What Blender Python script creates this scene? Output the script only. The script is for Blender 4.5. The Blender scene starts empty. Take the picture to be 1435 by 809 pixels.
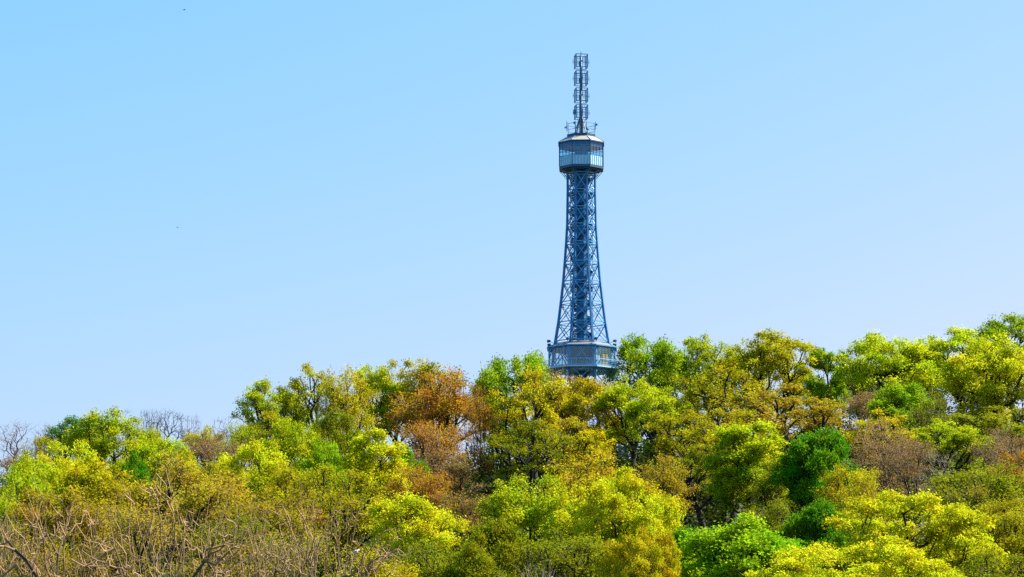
import bpy, math, random
import numpy as np
from mathutils import Vector, noise as mnoise

R = math.radians
sc = bpy.context.scene
col = sc.collection

# ------------------------------------------------------------------ camera
W0, H0, F = 1435.0, 809.0, 4587.0          # photograph size and focal length in its pixels
PITCH = math.atan((1100 - H0 / 2) / F)     # eye level lies below the frame
cam_d = bpy.data.cameras.new('camera')
cam = bpy.data.objects.new('camera', cam_d)
col.objects.link(cam)
cam_d.sensor_width = 36.0
cam_d.lens = 36.0 * F / W0
cam_d.clip_start = 1.0
cam_d.clip_end = 20000
cam.location = (0, 0, 0)
cam.rotation_euler = (math.pi / 2 + PITCH, 0, 0)
sc.camera = cam

# ------------------------------------------------------------------ sky, sun, exposure
SUN_EL, SUN_AZ = R(46), R(74)             # azimuth clockwise from the view direction (+Y)
EXPOSURE = 1.5
SKY_K = 1 / (.12 * 2 ** EXPOSURE)
wd = bpy.data.worlds.new('World')
sc.world = wd
wd.use_nodes = True
wn = wd.node_tree
bg = wn.nodes['Background']
sky = wn.nodes.new('ShaderNodeTexSky')
sky.sky_type = 'NISHITA'
sky.sun_disc = False
sky.sun_elevation = SUN_EL
sky.sun_rotation = SUN_AZ
sky.altitude = 300
sky.air_density = 1.0
sky.dust_density = 2.6
sky.ozone_density = 1.0
# the photograph's contrasty colour response, applied per channel to the physical sky
sp = wn.nodes.new('ShaderNodeSeparateColor'); cb = wn.nodes.new('ShaderNodeCombineColor')
wn.links.new(sky.outputs[0], sp.inputs[0])
for ch, (pw, kk) in enumerate(((1.7, 2.75), (.55, 1.11), (.3, 1.25))):
    a = wn.nodes.new('ShaderNodeMath'); a.operation = 'MULTIPLY'; a.inputs[1].default_value = .12
    p = wn.nodes.new('ShaderNodeMath'); p.operation = 'POWER'; p.inputs[1].default_value = pw
    q = wn.nodes.new('ShaderNodeMath'); q.operation = 'MULTIPLY'; q.inputs[1].default_value = kk
    wn.links.new(sp.outputs[ch], a.inputs[0]); wn.links.new(a.outputs[0], p.inputs[0])
    wn.links.new(p.outputs[0], q.inputs[0])
    c = wn.nodes.new('ShaderNodeMath'); c.operation = 'MINIMUM'; c.inputs[1].default_value = 1.15
    e = wn.nodes.new('ShaderNodeMath'); e.operation = 'MULTIPLY'; e.inputs[1].default_value = SKY_K
    wn.links.new(q.outputs[0], c.inputs[0]); wn.links.new(c.outputs[0], e.inputs[0]); wn.links.new(e.outputs[0], cb.inputs[ch])
wn.links.new(cb.outputs[0], bg.inputs[0])
bg.inputs[1].default_value = 0.12

sun_d = bpy.data.lights.new('sun', 'SUN')
sun_d.energy = 5.0
sun_d.angle = R(0.5)
sun_d.color = (1.0, 0.93, 0.80)
sun = bpy.data.objects.new('sun', sun_d)
col.objects.link(sun)
to_sun = Vector((math.sin(SUN_AZ) * math.cos(SUN_EL), math.cos(SUN_AZ) * math.cos(SUN_EL), math.sin(SUN_EL)))
sun.rotation_euler = to_sun.to_track_quat('Z', 'Y').to_euler()
sun.location = (300, 200, 300)

sc.view_settings.view_transform = 'Standard'
sc.view_settings.look = 'None'
sc.view_settings.gamma = 1.0
sc.view_settings.use_curve_mapping = False
sc.view_settings.exposure = EXPOSURE
sc.render.engine = 'CYCLES'
sc.cycles.max_bounces = 6
sc.cycles.diffuse_bounces = 3
sc.cycles.transmission_bounces = 4
sc.cycles.transparent_max_bounces = 8
sc.cycles.use_denoising = False

# ------------------------------------------------------------------ helpers
def at(px, py, D):
    """point at forward distance D (metres along +Y) seen at photo pixel px, py"""
    a, b = (px - W0 / 2) / F, (H0 / 2 - py) / F
    cp, sp = math.cos(PITCH), math.sin(PITCH)
    d = Vector((a, cp - b * sp, sp + b * cp))
    return d * (D / d.y)

def tag(o, label=None, cat=None, group=None, kind=None):
    if label: o['label'] = label
    if cat: o['category'] = cat
    if group: o['group'] = group
    if kind: o['kind'] = kind
    return o

def empty(name, loc=(0, 0, 0), rz=0):
    o = bpy.data.objects.new(name, None)
    o.empty_display_size = 0.5
    col.objects.link(o)
    o.location = loc
    o.rotation_euler = (0, 0, rz)
    return o

def link_mesh(name, me, parent=None):
    o = bpy.data.objects.new(name, me)
    col.objects.link(o)
    if parent: o.parent = parent
    return o

def np_mesh(name, verts, faces, mat, smooth=False):
    """verts (n,3), faces (m,k) one face size"""
    me = bpy.data.meshes.new(name)
    verts = np.asarray(verts, dtype=np.float32)
    faces = np.asarray(faces, dtype=np.int32)
    m, k = faces.shape
    me.vertices.add(len(verts)); me.vertices.foreach_set('co', verts.ravel())
    me.loops.add(m * k); me.loops.foreach_set('vertex_index', faces.ravel())
    me.polygons.add(m)
    me.polygons.foreach_set('loop_start', np.arange(0, m * k, k, dtype=np.int32))
    me.polygons.foreach_set('use_smooth', np.full(m, smooth, dtype=bool))
    me.update(calc_edges=True)
    me.materials.append(mat)
    return me

class MB:
    def __init__(s): s.v, s.f = [], []
    def prism(s, ring0, ring1, caps=True):
        n, b = len(ring0), len(s.v)
        s.v += [tuple(p) for p in ring0] + [tuple(p) for p in ring1]
        for i in range(n):
            j = (i + 1) % n
            s.f.append((b + i, b + j, b + n + j, b + n + i))
        if caps:
            s.f.append(tuple(b + i for i in reversed(range(n))))
            s.f.append(tuple(b + n + i for i in range(n)))
    def bar(s, p, q, r, r2=None, n=4, flat=1.0):
        p, q = Vector(p), Vector(q)
        d = (q - p)
        if d.length < 1e-6: return
        d.normalize()
        u = d.cross(Vector((0, 0, 1)))
        if u.length < 1e-3: u = d.cross(Vector((1, 0, 0)))
        u.normalize(); w = d.cross(u)
        r2 = r if r2 is None else r2
        R0, R1 = [], []
        for i in range(n):
            a = 2 * math.pi * (i + .5) / n
            o = u * math.cos(a) + w * math.sin(a) * flat
            R0.append(p + o * r); R1.append(q + o * r2)
        s.prism(R0, R1)
    def path(s, pts, r, n=4):
        for a, b in zip(pts[:-1], pts[1:]): s.bar(a, b, r, n=n)
    def box(s, c, size):
        x, y, z = c; a, b, h = size[0] / 2, size[1] / 2, size[2] / 2
        s.prism([(x-a, y-b, z-h), (x+a, y-b, z-h), (x+a, y+b, z-h), (x-a, y+b, z-h)],
                [(x-a, y-b, z+h), (x+a, y-b, z+h), (x+a, y+b, z+h), (x-a, y+b, z+h)])
    def quadslab(s, a, b, c, d, t):
        """slab whose outer face is a,b,c,d (counter-clockwise from outside), thickness t inwards"""
        a, b, c, d = map(Vector, (a, b, c, d))
        nrm = (b - a).cross(d - a).normalized() * t
        s.prism([a - nrm, b - nrm, c - nrm, d - nrm], [a, b, c, d])
    def build(s, name, mat, parent=None, smooth=False):
        me = bpy.data.meshes.new(name)
        me.from_pydata(s.v, [], s.f)
        me.materials.append(mat)
        if smooth:
            for p in me.polygons: p.use_smooth = True
        me.update()
        return link_mesh(name, me, parent)

# ------------------------------------------------------------------ materials
def new_mat(name):
    m = bpy.data.materials.new(name); m.use_nodes = True
    nt = m.node_tree
    return m, nt, nt.nodes, nt.links, nt.nodes['Principled BSDF']

def painted(name, c, rough=0.5, metal=0.0, var=0.25, scale=1.5):
    m, nt, N, L, b = new_mat(name)
    tc = N.new('ShaderNodeTexCoord'); nz = N.new('ShaderNodeTexNoise')
    nz.inputs['Scale'].default_value = scale; nz.inputs['Detail'].default_value = 6
    L.new(tc.outputs['Object'], nz.inputs['Vector'])
    mx = N.new('ShaderNodeMix'); mx.data_type = 'RGBA'
    mx.inputs[6].default_value = (*[k * (1 - var) for k in c], 1)
    mx.inputs[7].default_value = (*[min(1, k * (1 + var)) for k in c], 1)
    L.new(nz.outputs['Fac'], mx.inputs[0]); L.new(mx.outputs[2], b.inputs['Base Color'])
    b.inputs['Roughness'].default_value = rough
    b.inputs['Metallic'].default_value = metal
    return m

def leaf_mat():
    m, nt, N, L, b = new_mat('spring_leaves')
    N.remove(b)
    out = N['Material Output']
    oi = N.new('ShaderNodeObjectInfo')
    at_ = N.new('ShaderNodeAttribute'); at_.attribute_name = 'leaf_tone'; at_.attribute_type = 'GEOMETRY'
    hsv = N.new('ShaderNodeHueSaturation')
    L.new(oi.outputs['Color'], hsv.inputs['Color'])
    mr = N.new('ShaderNodeMapRange'); mr.inputs['To Min'].default_value = 0.5; mr.inputs['To Max'].default_value = 1.4
    L.new(at_.outputs['Fac'], mr.inputs['Value']); L.new(mr.outputs[0], hsv.inputs['Value'])
    tc = N.new('ShaderNodeTexCoord'); nz = N.new('ShaderNodeTexNoise')
    nz.inputs['Scale'].default_value = 0.45; nz.inputs['Detail'].default_value = 3
    L.new(tc.outputs['Object'], nz.inputs['Vector'])
    mh = N.new('ShaderNodeMapRange'); mh.inputs['From Min'].default_value = 0.3; mh.inputs['From Max'].default_value = 0.7
    mh.inputs['To Min'].default_value = 0.475; mh.inputs['To Max'].default_value = 0.535
    L.new(nz.outputs['Fac'], mh.inputs['Value']); L.new(mh.outputs[0], hsv.inputs['Hue'])
    d = N.new('ShaderNodeBsdfDiffuse'); t = N.new('ShaderNodeBsdfTranslucent')
    L.new(hsv.outputs[0], d.inputs[0]); L.new(hsv.outputs[0], t.inputs[0])
    ms = N.new('ShaderNodeMixShader'); ms.inputs[0].default_value = 0.46
    L.new(d.outputs[0], ms.inputs[1]); L.new(t.outputs[0], ms.inputs[2])
    L.new(ms.outputs[0], out.inputs['Surface'])
    return m

def bark_mat():
    m, nt, N, L, b = new_mat('tree_bark')
    oi = N.new('ShaderNodeObjectInfo')
    tc = N.new('ShaderNodeTexCoord'); mp = N.new('ShaderNodeMapping'); mp.inputs['Scale'].default_value = (3, 3, .7)
    nz = N.new('ShaderNodeTexNoise'); nz.inputs['Scale'].default_value = 2.0; nz.inputs['Detail'].default_value = 8
    L.new(tc.outputs['Object'], mp.inputs[0]); L.new(mp.outputs[0], nz.inputs['Vector'])
    mr = N.new('ShaderNodeMapRange'); mr.inputs['To Min'].default_value = .45; mr.inputs['To Max'].default_value = 1.5
    L.new(nz.outputs['Fac'], mr.inputs['Value'])
    hsv = N.new('ShaderNodeHueSaturation'); L.new(oi.outputs['Color'], hsv.inputs['Color'])
    ta = N.new('ShaderNodeAttribute'); ta.attribute_name = 'twig'                # young twigs have paler bark than old limbs
    mt = N.new('ShaderNodeMapRange'); mt.inputs['To Min'].default_value = .07; mt.inputs['To Max'].default_value = 1.25
    L.new(ta.outputs['Fac'], mt.inputs['Value'])
    mm = N.new('ShaderNodeMath'); mm.operation = 'MULTIPLY'; L.new(mr.outputs[0], mm.inputs[0]); L.new(mt.outputs[0], mm.inputs[1])
    L.new(mm.outputs[0], hsv.inputs['Value'])
    L.new(hsv.outputs[0], b.inputs['Base Color']); b.inputs['Roughness'].default_value = .85
    return m

def ground_mat():
    m, nt, N, L, b = new_mat('forest_floor')
    tc = N.new('ShaderNodeTexCoord'); nz = N.new('ShaderNodeTexNoise'); nz.inputs['Scale'].default_value = .35; nz.inputs['Detail'].default_value = 10
    L.new(tc.outputs['Object'], nz.inputs['Vector'])
    cr = N.new('ShaderNodeValToRGB')
    cr.color_ramp.elements[0].position = .35; cr.color_ramp.elements[0].color = (.035, .028, .014, 1)
    cr.color_ramp.elements[1].position = .65; cr.color_ramp.elements[1].color = (.05, .075, .015, 1)
    L.new(nz.outputs['Fac'], cr.inputs[0]); L.new(cr.outputs[0], b.inputs['Base Color'])
    b.inputs['Roughness'].default_value = .95
    return m

def glass_mat(name, tint, gloss):
    m, nt, N, L, b = new_mat(name)
    N.remove(b)
    t = N.new('ShaderNodeBsdfTransparent'); t.inputs[0].default_value = (*tint, 1)
    g = N.new('ShaderNodeBsdfGlossy'); g.inputs['Roughness'].default_value = .08; g.inputs[0].default_value = (.8, .9, 1, 1)
    ms = N.new('ShaderNodeMixShader'); ms.inputs[0].default_value = gloss
    L.new(t.outputs[0], ms.inputs[1]); L.new(g.outputs[0], ms.inputs[2]); L.new(ms.outputs[0], N['Material Output'].inputs['Surface'])
    return m

LEAF, BARK, GROUND = leaf_mat(), bark_mat(), ground_mat()
STEEL = painted('blue_steel', (.012, .15, .38), .5, .1, .4)
STEEL_PALE = painted('pale_blue_steel', (.05, .29, .54), .45, .1, .4)
STEEL_DARK = painted('dark_blue_steel', (.014, .06, .13), .5, .1, .4)
CORE = painted('blue_shaft_panels', (.006, .125, .31), .5, .1, .4, .8)
PANEL = painted('pale_metal_panels', (.30, .54, .72), .45, .0, .2, 2)
SHEET = painted('grey_sheet_roof', (.17, .18, .19), .6, .0, .2, 2)
PANEL_WHITE = painted('white_blind_fabric', (.62, .63, .62), .7, 0, .08)
ROOFM = painted('weathered_sheet_roof', (.36, .32, .27), .5, .1, .2, 1.2)
MAST = painted('galvanised_mast', (.08, .14, .20), .5, .3, .2)
RUST = painted('reddish_brown_cladding', (.19, .075, .07), .7, 0, .3)
TAN = painted('tan_door_panel', (.55, .30, .12), .7, 0, .15)
GLASS = glass_mat('tinted_glass', (.50, .82, .92), .14)
GLASS_CLEAR = glass_mat('gallery_glass', (.75, .88, .95), .12)

# ------------------------------------------------------------------ terrain
GD = np.array([-600, 0, 60, 150, 250, 350, 450, 500, 540, 700, 1200, 3000, 9000], float)
GZ = np.array([-10, -1.8, -2, 3, 9, 20, 37.5, 47.5, 50, 46, 10, -25, -40], float)
def ground_z(x, y):
    z = float(np.interp(y, GD, GZ))
    t = min(1, max(0, (y - 60) / 400)) * math.exp(-(max(0, abs(x) - 150) / 400) ** 2)
    z += .085 * max(-220, min(220, x)) * t
    return z + .7 * mnoise.noise(Vector((x * .03, y * .03, 0))) * min(1, max(0, y / 100))

def terrain():
    xs = np.concatenate([np.linspace(-6000, -300, 14)[:-1], np.linspace(-300, 300, 121), np.linspace(300, 6000, 14)[1:]])
    ys = np.concatenate([np.linspace(-600, 60, 8)[:-1], np.linspace(60, 720, 133), np.linspace(720, 9000, 18)[1:]])
    V = np.array([(x, y, ground_z(x, y)) for y in ys for x in xs])
    nx = len(xs)
    Fc = np.array([(j*nx+i, j*nx+i+1, (j+1)*nx+i+1, (j+1)*nx+i) for j in range(len(ys)-1) for i in range(nx-1)])
    o = link_mesh('hillside_ground', np_mesh('hillside_ground', V, Fc, GROUND, True))
    tag(o, kind='structure')
terrain()

# ------------------------------------------------------------------ the lookout tower
TD = 500.0
TC = at(815.5, 500, TD)
MPP = (at(816.5, 500, TD) - TC).x                 # metres per photo pixel at the tower
tower_base = ground_z(TC.x, TD)
def tz(py): return at(815.5, py, TD).z - tower_base
def hw(px): return px * MPP
C8 = [math.pi / 8 + k * math.pi / 4 for k in range(8)]    # corner angles: one facet faces the camera
def octo(r_in, z, k=None):
    r = r_in / math.cos(math.pi / 8)
    pts = [Vector((r * math.cos(a), r * math.sin(a), z)) for a in C8]
    return pts if k is None else pts[k % 8]
PROF_Y = [232, 250, 320, 345, 372, 396, 427, 454, 481, 515, 560, 600, 660, 720]
PROF_W = [19.5, 19, 20.3, 22, 24, 26, 29.6, 33, 37.5, 41.5, 48, 55, 66, 78]
def prof(py): return hw(float(np.interp(py, PROF_Y, PROF_W)))

tower = empty('observation_tower', (TC.x, TD, tower_base), R(-1.5))
tag(tower, 'tall blue steel lattice lookout tower with glazed cabin and antenna mast above the trees', 'tower')

RINGS = [244, 268, 292, 316, 341, 368.5, 396, 425, 453.5, 480]
LOWR = [516, 552, 590, 630, 672]
BOT_Y = 712
leg_ys = [236] + RINGS[1:] + LOWR + [BOT_Y]
for k in range(8):
    m = MB()
    pts = [octo(prof(y), tz(y), k) for y in leg_ys]
    for a, b in zip(pts[:-1], pts[1:]): m.bar(a, b, .20)
    m.build('leg', STEEL, tower)
for y in RINGS + LOWR:
    m = MB(); P = octo(prof(y), tz(y))
    for i in range(8):
        m.bar(P[i], P[(i + 1) % 8], .095)
        d = Vector((0, 0, .42))
        m.bar(P[i] - d, P[(i + 1) % 8] - d, .05)
    m.build('ring_girder', STEEL_PALE, tower)
allr = RINGS + LOWR + [BOT_Y]
for k in range(8):
    m = MB()
    for y0, y1 in zip(allr[:-1], allr[1:]):
        a0, b0 = octo(prof(y0), tz(y0), k), octo(prof(y0), tz(y0), k + 1)
        a1, b1 = octo(prof(y1), tz(y1), k), octo(prof(y1), tz(y1), k + 1)
        m.bar(a0, b1, .082); m.bar(b0, a1, .075)
        mid = (a0 + b0 + a1 + b1) / 4
        m.box(mid, (.22, .22, .22))
    m.build('cross_bracing', STEEL_PALE, tower)
# lift shaft and the two helical stairs around it
m = MB(); zt, zb = tz(240), 0.0
m.prism(octo(.82, zb), octo(.82, zt))
n = int((zt - zb) / 1.25)
for i in range(n):
    m.prism(octo(.86, zb + i * 1.25), octo(.86, zb + i * 1.25 + .10))
m.build('lift_shaft', CORE, tower)
for s in range(2):
    m = MB(); tr = MB()
    turn, ph = 4.9, s * math.pi
    N = int((zt - zb - 1) / turn * 24)
    pin, pout = [], []
    for i in range(N):
        a = ph + i / 24 * 2 * math.pi
        z = zb + i / 24 * turn + .1
        a2 = a + 2 * math.pi / 24 * 1.08
        r0, r1 = .9, 1.66
        m.prism([(r0*math.cos(a), r0*math.sin(a), z), (r1*math.cos(a), r1*math.sin(a), z), (r1*math.cos(a2), r1*math.sin(a2), z), (r0*math.cos(a2), r0*math.sin(a2), z)],
                [(r0*math.cos(a), r0*math.sin(a), z+.16), (r1*math.cos(a), r1*math.sin(a), z+.16), (r1*math.cos(a2), r1*math.sin(a2), z+.16), (r0*math.cos(a2), r0*math.sin(a2), z+.16)])
        pout.append(Vector((1.70*math.cos(a), 1.70*math.sin(a), z)))
        if i % 2 == 0: tr.bar(pout[-1], pout[-1] + Vector((0, 0, 1.1)), .022)
    for a, b in zip(pout[:-1], pout[1:]):
        tr.quadslab(a, b, b + Vector((0, 0, .34)), a + Vector((0, 0, .34)), .02)
        tr.bar(a + Vector((0, 0, 1.1)), b + Vector((0, 0, 1.1)), .035)
    st = m.build('helical_stair', STEEL_DARK, tower)
    tr.build('handrail', STEEL, st)
for k in range(8):
    m = MB(); m.bar(octo(1.72, 0, k), octo(1.72, tz(236), k), .055); m.build('stair_post', STEEL, tower)

# lower gallery
zf, zr = tz(518), tz(488.5)
G_IN, G_BAL = hw(46), hw(52)
m = MB(); m.prism(octo(G_BAL, zf - .2), octo(G_BAL, zf)); m.prism(octo(G_IN - .9, zf - .5), octo(G_IN - .9, zf - .205))
for k in range(8):
    m.bar(octo(prof(520), zf - 2.4, k), octo(G_BAL - .2, zf - .8, k), .09)
gal = m.build('viewing_gallery', PANEL, tower)
m = MB(); m.prism(octo(G_IN + .30, zr - .16), octo(G_IN + .30, zr + .02)); m.build('eave', STEEL_PALE, gal)
m = MB(); m.prism(octo(G_IN + .24, zr + .025), octo(hw(33), zr + .75)); m.build('roof', SHEET, gal)
m = MB(); m.prism(octo(G_IN - .3, zf + .05), octo(G_IN - .3, zf + .12)); m.build('floor_finish', RUST, gal)
room = MB(); room.prism(octo(2.15, zf + .13), octo(2.15, zr - .2)); room.build('inner_room', RUST, gal)
for k in range(8):
    a, b = octo(G_IN, zf, k), octo(G_IN, zf, k + 1)
    up = Vector((0, 0, zr - .17 - zf))
    m = MB()                                                    # column with curved spandrel brackets
    m.bar(a, a + up, .13)
    for tgt in (octo(G_IN, zf, k + 1), octo(G_IN, zf, k - 1)):
        dr = (tgt - a).normalized()
        arc = [a + Vector((0, 0, up.z - 1.5)) + dr * (1.25 * (1 - math.cos(t))) + Vector((0, 0, 1.42 * math.sin(t))) for t in np.linspace(0, math.pi / 2, 6)]
        m.path(arc, .07)
        m.bar(a + Vector((0, 0, up.z - .75)), a + dr * .5 + Vector((0, 0, up.z - .1)), .05)
    m.build('arched_column', STEEL_PALE, gal)
    out = ((a + b) / 2).normalized(); out.z = 0
    ins = -out.normalized() * .1
    p = MB(); p.v = [tuple(q) for q in (a + ins, b + ins, b + ins + up, a + ins + up)]; p.f = [(0, 1, 2, 3)]
    win = p.build('window', GLASS_CLEAR, gal)
    f = MB()
    for q in range(1, 6):
        c = a.lerp(b, q / 6) + ins * .4
        f.bar(c, c + up, .035)
    f.bar(a + up * .42 + ins * .4, b + up * .42 + ins * .4, .04)
    f.bar(a + up * .97 + ins * .4, b + up * .97 + ins * .4, .07)
    f.build('frame', STEEL, win)
    if k in (6, 1):                                          # pale blinds behind some of the facets
        bl = MB(); i2 = ins * 3.5
        lo = .30 if k == 6 else .45
        bl.quadslab(a.lerp(b, .04) + i2 + up * lo, a.lerp(b, .96) + i2 + up * lo, a.lerp(b, .96) + i2 + up * .96, a.lerp(b, .04) + i2 + up * .96, .03)
        bl.build('blind', PANEL_WHITE, win)
    if k == 6:
        bl = MB(); i2 = ins * 2.2
        bl.quadslab(a.lerp(b, .36) + i2, a.lerp(b, .68) + i2, a.lerp(b, .68) + i2 + up * .66, a.lerp(b, .36) + i2 + up * .66, .05)
        bl.build('door', TAN, win)
    # balcony parapet
    a, b = octo(G_BAL - .05, zf, k), octo(G_BAL - .05, zf, k + 1)
    m = MB()
    h = Vector((0, 0, 1.05))
    m.bar(a + h, b + h, .05); m.bar(a + h * .1, b + h * .1, .03)
    for q in range(7): c = a.lerp(b, q / 6); m.bar(c, c + h, .025)
    for q in range(22):
        c = a.lerp(b, (q + .5) / 22); m.bar(c + h * .1, c + h, .013)
    for q in (2, 4, 6): m.bar(a + h * q / 8, b + h * q / 8, .012)
    m.build('parapet', PANEL, gal)
for k in range(8):
    a = octo(hw(38), zr + .5, k)
    m = MB(); o = Vector((a.x, a.y, 0)).normalized()
    e = a + o * .9 + Vector((0, 0, .35))
    m.bar(a, e, .04); m.bar(e - o * .18 + Vector((0, 0, .06)), e + o * .28 + Vector((0, 0, -.02)), .17, .24, n=10)
    m.build('floodlight', STEEL_DARK, tower)

# upper cabin
cz0, cz1, cz2, cz3, cz4 = tz(239), tz(235.5), tz(222.5), tz(203.5), tz(194)
CB = hw(31)
m = MB(); m.prism(octo(CB, cz0), octo(CB, cz1)); m.prism(octo(CB - .5, cz0 - .2), octo(CB - .5, cz0 - .004))
cabin = m.build('glazed_cabin', STEEL_DARK, tower)
for k in range(8):
    a, b = octo(CB - .04, cz1 + .003, k), octo(CB - .04, cz1 + .003, k + 1)
    up = Vector((0, 0, cz2 - cz1 - .01))
    m = MB(); m.quadslab(a, b, b + up, a + up, .06); pn = m.build('wall_panel', PANEL, cabin)
    out = Vector(((a + b).x, (a + b).y, 0)).normalized()
    m = MB()
    for q in range(1, 6): c = a.lerp(b, q / 6) + out * .02; m.bar(c, c + up, .025)
    m.build('batten', STEEL_PALE, pn)
    a, b = octo(CB - .08, cz2, k), octo(CB - .08, cz2, k + 1)
    up = Vector((0, 0, cz3 - cz2))
    m = MB(); m.v = [tuple(q) for q in (a, b, b + up, a + up)]; m.f = [(0, 1, 2, 3)]; wn_ = m.build('window', GLASS, cabin)
    m = MB()
    for q in range(1, 4): c = a.lerp(b, q / 4) + out * .03; m.bar(c, c + up, .04)
    for t in (.03, .32, .68): m.bar(a + up * t + out * .03, b + up * t + out * .03, .045)
    m.quadslab(a + up * .78 + out * .045, b + up * .78 + out * .045, b + up + out * .045, a + up + out * .045, .03)
    m.build('frame', STEEL, wn_)
    c = octo(CB, cz1, k)
    m = MB(); m.bar(c, c + Vector((0, 0, cz3 - cz1)), .075); m.build('corner_post', STEEL_DARK, cabin)
    m = MB(); o = octo(CB - .15, cz0, k); t = octo(prof(252), tz(252), k)
    m.bar(o, t, .06); m.bar(octo(CB - .9, cz0, k), octo(prof(247), tz(247), k), .045)
    m.bar(o.lerp(t, .5), octo(prof(244), tz(242), k), .04)
    m.build('bracket', STEEL, cabin)
m = MB(); m.prism(octo(1.05, cz1 + .01), octo(1.05, cz3)); m.build('lift_housing', CORE, cabin)
m = MB(); m.prism(octo(CB + .16, cz3 + .004), octo(CB + .16, cz3 + .2)); m.build('eave', STEEL_DARK, cabin)
m = MB(); m.prism(octo(CB + .12, cz3 + .203), octo(hw(20.5), cz4))
rf = m.build('roof', ROOFM, cabin)
m = MB()
for k in range(8): m.bar(octo(CB + .13, cz3 + .22, k), octo(hw(20.5), cz4 + .01, k), .07)
m.build('ridge_trim', STEEL_PALE, rf)
m = MB(); m.prism(octo(hw(20), cz4 + .003), octo(hw(20), tz(190))); m.build('roof_kerb', STEEL_DARK, cabin)
# service platform rail on the roof with small aerials
ztop = tz(190)
rng = random.Random(5)
m = MB(); rr = hw(18.5)
for k in range(8):
    p = octo(rr, ztop, k); q = octo(rr, ztop, k + 1)
    m.bar(p, p + Vector((0, 0, 1.75)), .045)
    for h in (.75, 1.7): m.bar(p + Vector((0, 0, h)), q + Vector((0, 0, h)), .04)
rail = m.build('service_rail', MAST, tower)
for k in range(8):
    p = octo(rr, ztop + 1.3, k); o = Vector((p.x, p.y, 0)).normalized()
    m = MB()
    e = p + o * .2
    m.bar(p, e, .035); m.bar(e - Vector((0, 0, .3 + .5 * rng.random())), e + Vector((0, 0, .5 + .3 * rng.random())), .06, n=6)
    if k % 2: m.bar(e + Vector((0, 0, .2)), e + Vector((0, 0, .2)) + o * .35, .14, .2, n=10)
    m.build('panel_aerial', PANEL if k % 3 == 0 else STEEL, rail)
m = MB()
m.bar((0, 0, tz(186)), (0, 0, tz(128)), .30, .24, n=10); m.bar((0, 0, tz(128)), (0, 0, tz(78)), .22, .17, n=10); m.bar((0, 0, tz(78)), (0, 0, tz(69)), .06, .03, n=8)
mast = m.build('antenna_mast', MAST, tower, True)
for k in range(6):
    a = k * math.pi / 3 + .3
    m = MB(); m.bar((1.15*math.cos(a), 1.15*math.sin(a), ztop), (.2*math.cos(a), .2*math.sin(a), tz(164)), .09)
    a2 = a + math.pi / 3
    for t in (.25, .5, .75):
        r_ = 1.15 - .95 * t; z_ = ztop + (tz(164) - ztop) * t
        m.bar((r_*math.cos(a), r_*math.sin(a), z_), (r_*math.cos(a2), r_*math.sin(a2), z_), .03)
    m.build('mast_stay', MAST, mast)
for yc in (86.5, 110, 134, 157.5):
    m = MB(); zc = tz(yc); hh = hw(9.3); w = .88; ro = .92
    for k in range(4):
        a = k * math.pi / 2 + R(10)
        o = Vector((math.cos(a), math.sin(a), 0)); t = Vector((-math.sin(a), math.cos(a), 0)); c = o * ro + Vector((0, 0, zc))
        Z = Vector((0, 0, 1))
        cs = [c + t*w - Z*hh, c + t*w + Z*hh, c - t*w + Z*hh, c - t*w - Z*hh]
        for i in range(4): m.bar(cs[i], cs[(i+1) % 4], .06)
        for q in (-.5, 0, .5): m.bar(c + t*w*q - Z*hh, c + t*w*q + Z*hh, .03)
        for q in (-.55, -.15, .25, .6): m.bar(c - t*w + Z*hh*q, c + t*w + Z*hh*q, .02)
        m.bar(o * .15 + Z*(zc - hh*.1), c - Z*hh*.1, .05); m.bar(o * .15 + Z*(zc + hh*.7), c + Z*hh*.7, .03)
        for q in (-.1,):
            e = c + Z*hh*q + o * .34
            m.bar(c + Z*hh*q, e, .03); m.bar(e - Z*.3, e + Z*.45, .04)
            m.bar(e - t*.34, e + t*.34, .03)
        if (k + int(yc)) % 3 == 0: m.box(c + o*.12 + Z*hh*(.1 * k - .2), (.34, .34, .7))
    m.build('antenna_array', STEEL, mast)

# ------------------------------------------------------------------ trees
def mst(rng, tips, trunk, attach_from, bf, step, wig, up=.0):
    """connect the tips to the trunk polyline along short, balanced paths"""
    nodes = [np.array(p) for p in trunk]; par = [-1] + list(range(len(trunk) - 1))
    plen = [0.0]
    for a, b in zip(trunk[:-1], trunk[1:]): plen.append(plen[-1] + float(np.linalg.norm(np.array(b) - np.array(a))))
    n = len(tips); best = np.full(n, 1e9); bi = np.zeros(n, int)
    def offer(i):
        p = nodes[i]; d = tips - p
        dist = np.sqrt((d * d).sum(1)) * (1.0 + up * np.clip(-d[:, 2] / (np.abs(d).sum(1) + 1e-6), 0, 1))
        c = dist + bf * plen[i]
        w = c < best; best[w] = c[w]; bi[w] = i
    for i in range(attach_from, len(nodes)): offer(i)
    tip_nodes = []
    for _ in range(n):
        j = int(np.argmin(best)); q = bi[j]
        a, b = nodes[q], tips[j]; L = float(np.linalg.norm(b - a)); m = max(1, int(L / step))
        prev = q
        perp = rng.normal(size=3) * L * wig
        for s in range(1, m + 1):
            t = s / m
            p = a + (b - a) * t + perp * math.sin(math.pi * t) + (rng.normal(size=3) * step * wig * .5 if s < m else 0)
            nodes.append(p); par.append(prev); plen.append(plen[prev] + L / m)
            prev = len(nodes) - 1
        best[j] = 1e12
        done = best > 1e11
        for i in range(len(nodes) - m, len(nodes)): offer(i)
        best[done] = 1e12
        tip_nodes.append(prev)
    return np.array(nodes), np.array(par), np.array(tip_nodes)

def radii(par, tip_nodes, rtip, ex):
    cnt = np.zeros(len(par))
    cnt[tip_nodes] += 1
    for i in range(len(par) - 1, 0, -1): cnt[par[i]] += cnt[i]   # children always come later
    return rtip * np.maximum(cnt, 1) ** ex, cnt

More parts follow.
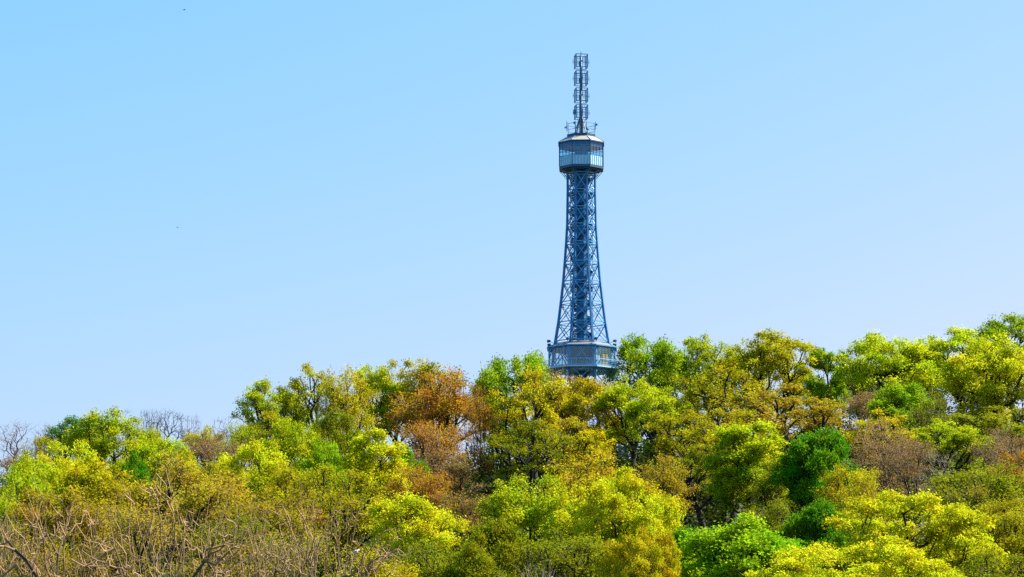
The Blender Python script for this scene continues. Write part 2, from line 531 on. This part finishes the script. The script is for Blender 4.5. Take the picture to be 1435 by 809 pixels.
def tubes(nodes, par, r, sides):
    idx = np.arange(1, len(par))
    p, q = nodes[par[idx]], nodes[idx]
    r1 = r[idx]; r0 = np.minimum(r[par[idx]], r1 * 1.35)
    d = q - p; L = np.linalg.norm(d, axis=1, keepdims=True) + 1e-9; d = d / L
    q = q + d * np.minimum(r1[:, None] * .6, .1)
    ref = np.where(np.abs(d[:, 2:3]) > .9, np.array([[1., 0, 0]]), np.array([[0, 0, 1.]]))
    u = np.cross(d, ref); u /= np.linalg.norm(u, axis=1, keepdims=True); w = np.cross(d, u)
    V, Fc, TW, base = [], [], [], 0
    for k, sel in ((3, r1 < sides), (6, r1 >= sides)):
        s = np.where(sel)[0]
        if not len(s): continue
        a = np.arange(k) * 2 * np.pi / k
        o = u[s][:, None, :] * np.cos(a)[None, :, None] + w[s][:, None, :] * np.sin(a)[None, :, None]
        v = np.concatenate([p[s][:, None] + o * r0[s][:, None, None], q[s][:, None] + o * r1[s][:, None, None]], 1)
        V.append(v.reshape(-1, 3))
        i = np.arange(k); j = (i + 1) % k
        f = np.stack([i, j, k + j, k + i], 1)[None] + (np.arange(len(s)) * 2 * k)[:, None, None] + base
        Fc.append(f.reshape(-1, 4)); base += len(s) * 2 * k
        TW.append(np.repeat(np.clip(1 - (r1[s] - .012) / .045, 0, 1), k))
    return np.concatenate(V), np.concatenate(Fc), np.concatenate(TW)

def leaf_quads(rng, centres, per, sigma, size, tone_c, upb=.5, outward=None):
    n = len(centres) * per
    c = np.repeat(centres, per, 0) + rng.normal(size=(n, 3)) * sigma * np.array([1, 1, .8])
    nr = rng.normal(size=(n, 3)) * .5; nr[:, 2] += upb
    if outward is not None: nr += np.repeat(outward, per, 0) * .9
    nr /= np.linalg.norm(nr, axis=1, keepdims=True)
    ref = rng.normal(size=(n, 3)); u = np.cross(nr, ref); u /= np.linalg.norm(u, axis=1, keepdims=True) + 1e-9
    w = np.cross(nr, u)
    s = size * rng.uniform(.55, 1.35, (n, 1)); 
    V = np.stack([c - u * s * .62, c + w * s * .38 - u * s * .05, c + u * s * .62, c - w * s * .38 - u * s * .05], 1).reshape(-1, 3)
    Fc = np.arange(n * 4).reshape(-1, 4)
    tone = np.clip(np.repeat(tone_c, per) * .8 + rng.uniform(0, .2, n), 0, 1)
    return V, Fc, tone

def lobes_crown(rng, h0, h1, rad, nlobe, lr, npts, shell, top_bias=0.0, zs=.85):
    """tips on the shells of many small lobes that together fill the crown; uneven outline, gaps between lobes"""
    cz, rz = (h0 + h1) / 2, (h1 - h0) / 2
    L = []
    while len(L) < nlobe:
        p = rng.uniform(-1, 1, 3)
        rr = np.linalg.norm(p)
        if rr > 1 or rr < .35: continue
        if rng.uniform() < top_bias and p[2] < -.1: continue
        if p[2] < -.35 and np.hypot(p[0], p[1]) > .75: continue
        s = lr * rng.uniform(.65, 1.3)
        k = 1 - s / max(rad, 1e-3) * .7
        L.append((p[0] * rad * k, p[1] * rad * k, cz + p[2] * rz * (1 - s / rz * .55), s))
    L = np.array(L); out = []; lob = []
    area = L[:, 3] ** 2; pr = area / area.sum()
    while len(out) < npts:
        i = rng.choice(len(L), p=pr)
        d = rng.normal(size=3); d /= np.linalg.norm(d)
        if d[2] < -.35: d[2] *= -.6
        p = L[i, :3] + d * L[i, 3] * np.array([1, 1, zs]) * rng.uniform(shell, 1.0)
        if p[2] < h0 * .8: continue
        out.append(p); lob.append(i)
    return np.array(out), np.array(lob), L

def tips_of(tips, L, lob):
    d = tips - L[lob, :3]
    return d / (np.linalg.norm(d, axis=1, keepdims=True) + 1e-6)

def make_kind(seed, H, Wd, base, nlobe, lr, npts, per, sigma, lsize, rtip, ex, shell=.55, stems=1, lean=.04, bf=.45,
              top_bias=.3, wig=.09, step=.7, side6=.05, upb=.5, clear=None, upw=.8, zs=.85, fork=.62):
    rng = np.random.default_rng(seed)
    tips, lob, L = lobes_crown(rng, H * base, H, Wd / 2, nlobe, lr, npts, shell, top_bias, zs)
    top = H * fork; clear = H * base * .85 if clear is None else clear
    nt = 9; dx, dy = rng.normal(size=2) * lean * H
    trunk = [(dx * (t ** 1.5) + .12 * math.sin(5 * t + seed), dy * (t ** 1.5) + .12 * math.cos(4 * t), top * t) for t in np.linspace(0, 1, nt)]
    af = next((i for i, p in enumerate(trunk) if p[2] >= clear), nt - 2)
    nodes, par, tn = mst(rng, tips, trunk, min(af, nt - 2), bf, step, wig, upw)
    r, cnt = radii(par, tn, rtip, ex)
    r[cnt <= 1] *= .6
    for i in range(nt): r[i] *= 1 + .45 * max(0, 1 - nodes[i][2] / (H * .08)) 
    V, Fc, tw = tubes(nodes, par, r, side6)
    tm = np_mesh('trunk', V, Fc, BARK, True)
    ta = tm.attributes.new('twig', 'FLOAT', 'FACE'); ta.data.foreach_set('value', tw.astype(np.float32))
    cm = None
    if per:
        tone_l = rng.uniform(.15, 1, len(L))
        cent = nodes[tn]
        ow = tips_of(tips, L, lob)
        V, Fc, tone = leaf_quads(rng, cent, per, sigma, lsize, np.clip(tone_l[lob] * .6 + rng.uniform(0, .4, len(cent)), 0, 1), upb, ow)
        # keep every leaf above the ground and the tree inside its nominal size
        cm = np_mesh('crown', V, Fc, LEAF)
        at_ = cm.attributes.new('leaf_tone', 'FLOAT', 'FACE'); at_.data.foreach_set('value', tone.astype(np.float32))
        allz = V[:, 2]; ax = np.abs(V[:, :2])
    else:
        allz = nodes[:, 2]; ax = np.abs(nodes[:, :2])
    return dict(trunk=tm, crown=cm, H=float(np.percentile(allz, 99.7)), W=float(2 * np.percentile(ax, 98.5)))

KINDS = {}
def kind(name, n, **kw):
    KINDS[name] = [make_kind(seed=1000 + 37 * len(KINDS) + 211 * i, **kw) for i in range(n)]
kind('broad', 5, H=14, Wd=12, base=.2, nlobe=70, lr=1.25, npts=1500, per=20, sigma=.29, lsize=.20, rtip=.013, ex=.45, shell=.3, zs=1.0)
kind('open', 6, H=16, Wd=11, base=.34, nlobe=75, lr=1.0, npts=850, per=20, sigma=.26, lsize=.20, rtip=.017, ex=.45, shell=.2, top_bias=.35, bf=.75, side6=.04, zs=1.0, fork=.40, wig=.07)
kind('limby', 5, H=16, Wd=11, base=.32, nlobe=60, lr=1.0, npts=560, per=17, sigma=.28, lsize=.20, rtip=.022, ex=.455, shell=.1, top_bias=.45, bf=.7, side6=.05, wig=.09, zs=.9, step=.8, fork=.38)
kind('fluffy', 5, H=14, Wd=10.5, base=.24, nlobe=60, lr=1.3, npts=1500, per=11, sigma=.26, lsize=.165, rtip=.014, ex=.445, shell=.15, bf=.6, step=.9, zs=1.2, fork=.42, wig=.07, side6=.04)
kind('upright', 3, H=14, Wd=7.5, base=.1, nlobe=60, lr=.9, npts=1200, per=28, sigma=.25, lsize=.19, rtip=.011, ex=.43, shell=.35, bf=.6, zs=1.2)
kind('dense', 3, H=11, Wd=10, base=.06, nlobe=75, lr=1.2, npts=2000, per=28, sigma=.26, lsize=.19, rtip=.012, ex=.43, shell=.45, zs=1.0)
kind('bloom', 3, H=12, Wd=15.5, base=.1, nlobe=120, lr=1.1, npts=2800, per=26, sigma=.21, lsize=.165, rtip=.010, ex=.43, shell=.5)
kind('bare', 4, H=15, Wd=9, base=.3, nlobe=40, lr=1.5, npts=2200, per=0, sigma=0, lsize=0, rtip=.009, ex=.37, shell=.05, bf=.35, step=.7, wig=.05, top_bias=.4, side6=.04)
kind('budding', 3, H=13, Wd=9, base=.16, nlobe=40, lr=1.5, npts=2600, per=3, sigma=.22, lsize=.13, rtip=.0085, ex=.38, shell=.1, bf=.6, wig=.05, side6=.04, fork=.4)
kind('gnarled', 5, H=7, Wd=13, base=.15, nlobe=40, lr=1.5, npts=1000, per=0, sigma=0, lsize=0, rtip=.0080, ex=.44, shell=.1, bf=.5, step=.5, wig=.065, lean=.07, side6=.03, upw=.1)

LEAFC = dict(
    Y=(.53, .53, .012), YG=(.40, .46, .010), G=(.26, .38, .010), DG=(.105, .25, .008), BG=(.27, .43, .010), YO=(.42, .40, .009),
    AM=(.45, .35, .009), OL=(.33, .30, .008), OB=(.34, .255, .015), OR=(.41, .205, .014), BR=(.27, .17, .042), GO=(.44, .375, .009), TG=(.11, .24, .025), OG=(.23, .25, .008))
BARKC = dict(d=(.032, .024, .018), b=(.10, .075, .05), m=(.19, .135, .13), r=(.21, .125, .085), p=(.30, .23, .16), g=(.29, .18, .08))
CATS = dict(broad=('broadleaf_tree', 'spreading leafy trees on the hillside'), open=('tall_tree', 'tall open-crowned trees along the ridge'),
            limby=('branching_tree', 'sparse trees with dark branching limbs on the hillside'), fluffy=('budding_tree', 'trees in fine young leaf on the hillside'), upright=('upright_tree', 'narrow upright leafy trees on the hillside'),
            dense=('round_tree', 'dense round-crowned trees on the hillside'), bloom=('blossoming_tree', 'wide domed trees at the foot of the hill'),
            bare=('bare_tree', 'leafless trees on the hillside'), budding=('twiggy_tree', 'nearly leafless twiggy trees on the hillside'),
            gnarled=('gnarled_tree', 'bare gnarled trees in the foreground'))
trng = random.Random(11)
used = {}
def tree(kd, px, top, w, D, lc, bc, label, tilt=0):
    i = used.get(kd, 0); used[kd] = i + 1
    K = KINDS[kd][i % len(KINDS[kd])]
    p = at(px, top, D)
    gz = ground_z(p.x, D) - .15
    h = p.z - gz
    wm = w * D / F * dict(bare=1, gnarled=1, bloom=1.05, dense=1.08, budding=1.15).get(kd, 1.25)
    if h < 2.5: print('LOW', label, h)
    name, grp = CATS[kd]
    t = empty(name, (p.x, D, gz), trng.uniform(0, 6.28))
    sx = wm / K['W']; sz = h / K['H']
    t.scale = (sx, sx * trng.uniform(.9, 1.1), sz)
    t.rotation_euler[0] = R(tilt) * math.sin(1.3 * i); t.rotation_euler[1] = R(tilt) * math.cos(1.3 * i)
    tag(t, label, 'tree', grp)
    o = link_mesh('trunk', K['trunk'], t); o.color = (*BARKC[bc], 1)
    if K['crown'] is not None:
        o = link_mesh('crown', K['crown'], t)
        j = trng.uniform(.9, 1.1)
        o.color = (*[c * j for c in LEAFC[lc]], 1)
    return t

T = [
 # ridge, left to right
 ('bare', 18, 590, 90, 470, 0, 'm', 'greyish bare tree at the left end of the skyline'),
 ('bare', 68, 594, 70, 482, 0, 'm', 'thin bare treetop just left of the flat-topped teal-green tree'),
 ('budding', 30, 640, 80, 440, 'BR', 'm', 'low mauve twiggy tree below the leftmost bare skyline trees'),
 ('fluffy', 62, 612, 56, 462, 'OL', 'b', 'small olive tree among bare trees at the far left skyline'),
 ('open', 108, 586, 80, 484, 'TG', 'd', 'flat-topped teal-green tree at the left of the skyline'),
 ('broad', 160, 578, 95, 462, 'YG', 'b', 'yellow-green tree on the skyline left of the bare fan-shaped trees'),
 ('broad', 100, 622, 90, 430, 'Y', 'b', 'bright yellow tree below the flat-topped teal-green tree'),
 ('bare', 174, 573, 40, 505, 0, 'm', 'small bare treetop peeping over the left yellow-green skyline tree'),
 ('bare', 208, 572, 42, 488, 0, 'd', 'slender bare tree with one straight dark trunk on the skyline'),
 ('bare', 243, 573, 66, 495, 0, 'd', 'wide fan-shaped bare tree on the skyline, dark forked trunk'),
 ('bare', 268, 580, 40, 500, 0, 'm', 'narrow bare tree touching the right side of the fan-shaped bare tree'),
 ('fluffy', 284, 598, 52, 488, 'GO', 'b', 'small gold-green tree just right of the fan-shaped bare trees'),
 ('dense', 187, 640, 52, 405, 'DG', 'd', 'small dark green round tree below the slender bare skyline tree'),
 ('bare', 318, 582, 56, 492, 0, 'r', 'brown bare tree on the skyline left of the tiered green tree'),
 ('budding', 300, 612, 76, 445, 'BR', 'm', 'low mauve-brown twiggy tree below the brown bare skyline tree'),
 ('open', 374, 534, 74, 485, 'YG', 'b', 'tiered yellow-green tree where the skyline steps up on the left'),
 ('fluffy', 338, 592, 60, 452, 'YG', 'b', 'pale yellow-green tree left of and below the tiered green tree'),
 ('limby', 440, 512, 78, 488, 'YO', 'd', 'sparse airy tree with a dark double trunk on the skyline'),
 ('fluffy', 487, 515, 66, 482, 'GO', 'd', 'golden olive tree right of the airy double-trunked tree'),
 ('open', 522, 513, 62, 497, 'YG', 'b', 'round yellow-green skyline tree second left of the orange tree'),
 ('open', 562, 506, 74, 502, 'YO', 'b', 'olive-green skyline tree just left of the orange tree'),
 ('fluffy', 607, 505, 80, 498, 'GO', 'b', 'golden treetop rising behind the big orange tree'),
 ('fluffy', 620, 519, 118, 462, 'OR', 'r', 'big orange-leaved tree on the skyline left of the tower'),
 ('budding', 672, 540, 46, 452, 'OR', 'd', 'slim orange twiggy tree with a straight dark trunk beside the big orange tree'),
 ('budding', 635, 630, 96, 425, 'BR', 'r', 'reddish-brown twiggy tree below the big orange tree'),
 ('broad', 727, 495, 92, 474, 'G', 'd', 'green spreading tree just left of the tower gallery'),
 ('limby', 748, 520, 92, 452, 'GO', 'd', 'yellow-gold tree in front of the green tree left of the gallery'),
 ('limby', 742, 590, 100, 424, 'OG', 'd', 'olive tree with dark spreading branches below and left of the tower'),
 ('broad', 818, 532, 100, 468, 'AM', 'r', 'orange-gold tree hiding the foot of the tower'),
 ('open', 885, 528, 84, 462, 'YG', 'b', 'yellow-green tree right of the orange-gold tree under the tower'),
 ('broad', 914, 470, 88, 500, 'G', 'd', 'green open tree on the skyline just right of the tower gallery'),
 ('open', 995, 473, 78, 505, 'YG', 'd', 'airy flat-topped skyline tree second right of the tower'),
 ('open', 1085, 465, 106, 496, 'YO', 'd', 'golden umbrella-shaped tree on the skyline right of the tower'),
 ('limby', 1012, 518, 120, 452, 'OL', 'd', 'large olive-brown tree below the airy flat-topped skyline tree'),
 ('limby', 1100, 540, 138, 442, 'OB', 'r', 'broad brownish-olive tree below the golden umbrella-shaped tree'),
 ('upright', 1160, 490, 46, 500, 'G', 'd', 'slim green tree in the skyline dip right of the golden umbrella tree'),
 ('bare', 1188, 488, 38, 522, 0, 'm', 'bluish bare treetop in the skyline dip beside the slim green tree'),
 ('broad', 1243, 468, 112, 485, 'YG', 'd', 'large yellow-green dome on the skyline right of the slim green tree'),
 ('open', 1338, 461, 116, 492, 'YG', 'd', 'airy light-green tree with dark branches between two yellow-green domes'),
 ('broad', 1398, 474, 130, 462, 'Y', 'd', 'large bright yellow-green dome at the right edge of the skyline'),
 ('open', 1420, 442, 92, 522, 'G', 'd', 'highest green treetop at the right end of the skyline'),
 ('budding', 1210, 548, 62, 470, 'BR', 'r', 'brown twiggy tree below the large skyline dome right of the slim green tree'),
 ('budding', 1312, 548, 88, 432, 'OG', 'd', 'dark olive twiggy tree below the airy light-green skyline tree'),
 ('limby', 1385, 572, 118, 425, 'OG', 'd', 'dark olive tree below the bright dome at the right edge'),
 ('budding', 790, 517, 70, 482, 'BR', 'm', 'mauve-brown twiggy tree right in front of the lower tower gallery'),
 ('budding', 604, 588, 90, 438, 'OR', 'r', 'rusty twiggy tree directly under the big orange tree'),
 # second row along the ridge, seen between the skyline crowns
 ('broad', 955, 505, 70, 535, 'YG', 'd', 'yellow-green crown in the gap between the first two skyline trees right of the tower'),
 ('fluffy', 1040, 490, 80, 538, 'YO', 'd', 'yellow-olive crown behind the gap left of the golden umbrella tree'),
 ('broad', 1130, 520, 60, 540, 'YG', 'd', 'yellow-green crown filling the dip right of the golden umbrella tree'),
 ('fluffy', 1205, 505, 60, 540, 'OG', 'd', 'olive-green crown at the left flank of the large skyline dome'),
 ('broad', 1290, 485, 80, 536, 'YG', 'd', 'yellow-green crown behind the airy light-green skyline tree'),
 ('fluffy', 1370, 490, 80, 536, 'OG', 'd', 'olive-green crown between the airy tree and the bright right-edge dome'),
 ('broad', 690, 520, 50, 520, 'G', 'd', 'small green crown at the left flank of the spreading tree by the gallery'),
 ('fluffy', 400, 550, 60, 520, 'YG', 'd', 'yellow-green crown between the tiered tree and the airy double-trunked tree'),
 # middle of the slope
 ('budding', 1232, 588, 104, 385, 'BR', 'r', 'reddish-brown bare-looking tree right of the dark green round tree'),
 ('bare', 1318, 632, 66, 360, 0, 'p', 'pale leafless tree with light twigs above the yellow blossoming domes'),
 ('budding', 1420, 612, 86, 382, 'BR', 'm', 'mauve twiggy tree at the right edge of the slope'),
 ('fluffy', 1425, 632, 70, 352, 'OR', 'r', 'orange-topped tree cut by the right edge of the picture'),
 ('fluffy', 1368, 648, 112, 330, 'OG', 'd', 'dark olive tree right of the pale leafless tree'),
 ('dense', 1146, 604, 98, 362, 'DG', 'd', 'dark green dense tree, the darkest crown right of the tower'),
 ('upright', 1052, 594, 92, 388, 'YG', 'd', 'upright yellow-green tree left of the dark green dense tree'),
 ('limby', 968, 575, 104, 425, 'OL', 'd', 'olive tree with dark forked branches left of the upright yellow-green tree'),
 ('open', 800, 588, 84, 432, 'GO', 'd', 'golden olive tree directly below the orange-gold tree'),
 ('open', 925, 545, 80, 448, 'YG', 'd', 'bright green-yellow tree below the green open skyline tree'),
 ('fluffy', 830, 636, 130, 352, 'AM', 'r', 'low brownish-gold tree right behind the yellow-topped wide dome'),
 ('fluffy', 925, 640, 70, 372, 'OB', 'd', 'small olive tree at the right shoulder of the yellow-topped dome'),
 ('bloom', 868, 664, 172, 292, 'Y', 'd', 'wide yellow-topped dome in the middle of the lower slope below the tower'),
 ('broad', 742, 668, 112, 322, 'YG', 'd', 'yellow-green tree just left of the yellow-topped wide dome'),
 ('limby', 985, 625, 90, 395, 'OG', 'd', 'shaded olive tree with dark limbs right of the yellow-topped wide dome'),
 ('fluffy', 1095, 640, 70, 375, 'OG', 'd', 'olive tree squeezed between the upright and the dark green tree'),
 ('broad', 352, 625, 86, 382, 'Y', 'd', 'bright yellow dome on the slope below the tiered green tree'),
 ('broad', 402, 590, 76, 418, 'YG', 'd', 'yellow-green tree below the airy double-trunked tree'),
 ('dense', 456, 622, 72, 402, 'BG', 'd', 'fresh green round tree below the golden olive skyline tree'),
 ('upright', 528, 606, 76, 390, 'Y', 'd', 'tall bright yellow upright tree left of the big orange tree'),
 ('dense', 568, 632, 64, 415, 'DG', 'd', 'dark green tree between the yellow upright and the reddish-brown tree'),
 ('broad', 578, 697, 106, 312, 'Y', 'd', 'bright yellow tree at lower left centre below the upright yellow tree'),
 ('fluffy', 470, 655, 118, 352, 'OL', 'd', 'olive tree below the fresh green round tree'),
 ('fluffy', 370, 690, 128, 292, 'OB', 'd', 'olive tree below the bright yellow dome on the left slope'),
 ('fluffy', 255, 640, 150, 340, 'OB', 'b', 'wide golden olive tree behind the gnarled foreground trees'),
 ('broad', 150, 652, 116, 352, 'GO', 'b', 'golden yellow tree behind the left gnarled foreground tree'),
 ('broad', 28, 664, 100, 335, 'YG', 'b', 'yellow-green tree at the left edge of the slope'),
 ('broad', 85, 690, 120, 290, 'OB', 'b', 'olive tree at far left seen through the gnarled branches'),
 ('budding', 200, 705, 150, 262, 'OB', 'b', 'thin-leaved brownish tree seen through the middle gnarled branches'),
 ('budding', 30, 735, 130, 240, 'OB', 'b', 'thin-leaved brownish tree low at the left edge behind gnarled branches'),
 ('budding', 320, 755, 140, 235, 'OB', 'd', 'thin-leaved brownish tree low behind the right half of the gnarled trees'),
 ('fluffy', 650, 690, 84, 335, 'BR', 'd', 'shaded brown tree right of the bright lower yellow tree'),
 ('dense', 690, 732, 110, 262, 'OG', 'd', 'dark olive bushy tree left of the yellow-green tree by the wide dome'),
 ('dense', 1265, 540, 90, 455, 'G', 'd', 'green bushy tree under the large skyline dome'),
 ('fluffy', 1190, 655, 80, 345, 'GO', 'd', 'golden tree at the right side of the dark green dense tree'),
 # trees filling the slope between the ones above
 ('limby', 1025, 575, 96, 412, 'OL', 'd', 'olive tree with a forked dark trunk directly below the large olive-brown tree'),
 ('limby', 1235, 575, 84, 425, 'GO', 'd', 'golden open tree just above the reddish-brown bare-looking tree'),
 ('budding', 1275, 615, 76, 375, 'BR', 'm', 'second reddish twiggy tree right of the reddish-brown bare-looking tree'),
 ('fluffy', 1215, 660, 80, 330, 'GO', 'r', 'brown-gold tree below the reddish-brown bare-looking tree'),
 ('open', 1335, 590, 90, 415, 'YG', 'd', 'yellow-green open tree below the dark olive twiggy tree'),
 ('budding', 1400, 600, 70, 410, 'BR', 'm', 'mauve-brown twiggy tree left of the mauve one at the right edge'),
 ('fluffy', 1425, 690, 90, 300, 'OL', 'd', 'olive tree at the right edge below the orange-topped tree'),
 ('budding', 1350, 680, 80, 305, 'OL', 'd', 'thin-leaved twiggy tree over the right shoulder of the largest yellow dome'),
 ('fluffy', 1090, 700, 80, 300, 'OG', 'd', 'shaded tree between the upright tree and the bright green dome'),
 ('dense', 905, 700, 110, 300, 'OG', 'd', 'dark shaded tree at the right foot of the yellow-topped dome'),
 ('dense', 960, 745, 90, 262, 'DG', 'd', 'dark green shaded tree left of the bright green dome'),
 ('fluffy', 590, 655, 70, 380, 'OR', 'r', 'rusty orange tree right of the tall yellow upright tree'),
 ('broad', 470, 575, 70, 440, 'OG', 'd', 'olive-green tree right of the airy tree\'s double trunk'),
 ('limby', 380, 580, 80, 455, 'OL', 'd', 'olive open tree under the tiered yellow-green tree'),
 ('fluffy', 420, 655, 90, 372, 'OL', 'd', 'olive tree between the bright yellow dome and the fresh green tree'),
 ('fluffy', 300, 650, 80, 365, 'OL', 'd', 'olive tree touching the left side of the bright yellow dome'),
 ('broad', 225, 620, 80, 430, 'YG', 'b', 'yellow-green tree under the fan-shaped bare trees'),
 ('fluffy', 205, 600, 50, 478, 'OL', 'd', 'small olive tree at the foot of the slender bare skyline tree'),
 ('broad', 50, 640, 80, 400, 'YG', 'b', 'yellow-green tree left of the bright yellow one on the far left'),
 ('fluffy', 340, 720, 110, 262, 'OG', 'd', 'dark olive tree in the shade below the bright yellow dome'),
 ('fluffy', 610, 760, 100, 240, 'OG', 'd', 'shaded olive tree at the bottom right of the bright lower yellow tree'),
 ('dense', 660, 765, 100, 225, 'OG', 'd', 'dark shrub-like tree at the bottom left of centre'),
 # foot of the hill
 ('bloom', 900, 744, 112, 232, 'GO', 'b', 'small golden dome at the bottom centre'),
 ('dense', 1034, 729, 162, 236, 'BG', 'd', 'bright green dome at the bottom right of centre'),
 ('bloom', 1272, 695, 222, 254, 'Y', 'd', 'largest bright yellow dome at the lower right'),
 ('bloom', 1205, 758, 270, 205, 'Y', 'b', 'yellow dome at the bottom in front of the largest yellow dome'),
 ('fluffy', 1405, 715, 100, 282, 'OL', 'd', 'brownish-olive tree right of the largest yellow dome'),
 ('dense', 1140, 705, 90, 290, 'DG', 'd', 'dark shaded tree between the bright green dome and the yellow domes'),
 ('fluffy', 1400, 775, 110, 225, 'OG', 'd', 'olive tree in the bottom right corner'),
 ('fluffy', 800, 745, 120, 262, 'OG', 'd', 'shaded olive tree under the left side of the wide dome'),
 ('budding', 430, 745, 130, 245, 'OL', 'd', 'olive-gold tree at the bottom behind the gnarled tree with the bird'),
 ('fluffy', 520, 770, 110, 215, 'GO', 'd', 'golden tree at the bottom left of the bright lower yellow tree'),
 # foreground bare trees
 ('gnarled', 85, 668, 260, 150, 0, 'g', 'left gnarled bare tree with tangled sunlit twigs'),
 ('gnarled', 245, 655, 250, 142, 0, 'g', 'middle gnarled bare tree with a dark upright trunk'),
 ('gnarled', 455, 680, 220, 165, 0, 'g', 'right gnarled bare tree with a pale bird perched in it'),
 ('gnarled', 5, 690, 170, 158, 0, 'g', 'gnarled bare tree cut by the left edge of the picture'),
 ('gnarled', 340, 705, 190, 152, 0, 'g', 'low gnarled bare tree between the middle and right ones'),
 ('gnarled', 755, 772, 130, 130, 0, 'p', 'low bare branches at the bottom edge under the wide dome'),
]
for kd, px, top, w, D, lc, bc, lab in T: tree(kd, px, top, w, D, lc, bc, lab)

# ------------------------------------------------------------------ undergrowth between the trunks
def undergrowth():
    rng = np.random.default_rng(3)
    C = []
    for _ in range(5200):
        y = rng.uniform(170, 575); x = rng.uniform(-.2, .2) * y
        z = ground_z(x, y); hgt = rng.uniform(.5, 1) ** 2 * (2.5 + 4.0 * min(1, max(0, (y - 300) / 120)))
        k = int(4 + hgt * 4)
        C.append(np.stack([x + rng.normal(size=k) * .8, y + rng.normal(size=k) * .8, z + rng.uniform(0, hgt, k)], 1))
    C = np.concatenate(C)
    V, Fc, tone = leaf_quads(rng, C, 5, .35, .42, rng.uniform(0, 1, len(C)))
    me = np_mesh('undergrowth', V, Fc, LEAF)
    a = me.attributes.new('leaf_tone', 'FLOAT', 'FACE'); a.data.foreach_set('value', tone.astype(np.float32))
    o = link_mesh('undergrowth', me); o.color = (.035, .05, .006, 1)  # shade between the trees is put into this very dark leaf colour
    tag(o, 'low leafy undergrowth covering the ground between the trees', 'undergrowth', kind='stuff')
undergrowth()

# ------------------------------------------------------------------ birds
BIRD_D = painted('dark_feathers', (.02, .022, .03), .6)
BIRD_W = painted('pale_feathers', (.62, .64, .72), .6)
def bird_body(p, L, pitch, mat, name, flying):
    m = MB(); secs = []
    prof_b = [(-.5, .05), (-.38, .12), (-.15, .19), (.1, .2), (.27, .14), (.36, .12), (.45, .11), (.52, .06), (.6, .012)]
    for t, r in prof_b:
        lift = .06 if t > .3 else 0
        secs.append([Vector((t * L, r * L * math.cos(a), lift * L + r * L * math.sin(a))) for a in np.linspace(0, 2 * math.pi, 9)[:-1]])
    for a, b in zip(secs[:-1], secs[1:]): m.prism(a, b, caps=False)
    m.prism([Vector((-.95*L, -.1*L, -.01*L)), Vector((-.95*L, .1*L, -.01*L)), Vector((-.4*L, .06*L, -.03*L)), Vector((-.4*L, -.06*L, -.03*L))],
            [Vector((-.95*L, -.1*L, .01*L)), Vector((-.95*L, .1*L, .01*L)), Vector((-.4*L, .06*L, .05*L)), Vector((-.4*L, -.06*L, .05*L))])
    o = m.build(name, mat, None, True)
    o.location = p
    return o
def wing(parent, L, s, mat, fold):
    m = MB()
    if fold: pts = [(.25*L, s*.17*L, .1*L), (-.1*L, s*.21*L, .12*L), (-.62*L, s*.08*L, .02*L), (-.1*L, s*.2*L, -.06*L)]
    else: pts = [(.25*L, s*.1*L, .08*L), (.3*L, s*.75*L, .32*L), (-.12*L, s*1.35*L, .2*L), (-.2*L, s*.1*L, .06*L)]
    up = Vector((0, 0, .02 * L)) if not fold else Vector((0, s * .02 * L, 0))
    P = [Vector(q) for q in pts]
    m.prism(P, [q + up for q in P])
    m.build('wing', mat, parent)
b = bird_body(at(499, 773, 163), .34, 0, BIRD_W, 'perched_bird', False); b.rotation_euler = (0, R(-25), R(20))
tag(b, 'pale bird perched among bare branches at lower left', 'bird')
for s in (-1, 1): wing(b, .34, s, BIRD_D, True)
for (px, py, D, rz, lab) in ((258, 14, 330, .4, 'tiny dark bird flying at the top left of the sky'), (248.5, 319, 360, 2.2, 'tiny dark bird flying in the left sky above the trees')):
    b = bird_body(at(px, py, D), .22, 0, BIRD_D, 'flying_bird', True); b.rotation_euler = (0, 0, rz)
    tag(b, lab, 'bird', 'birds flying in the sky')
    for s in (-1, 1): wing(b, .22, s, BIRD_D, False)
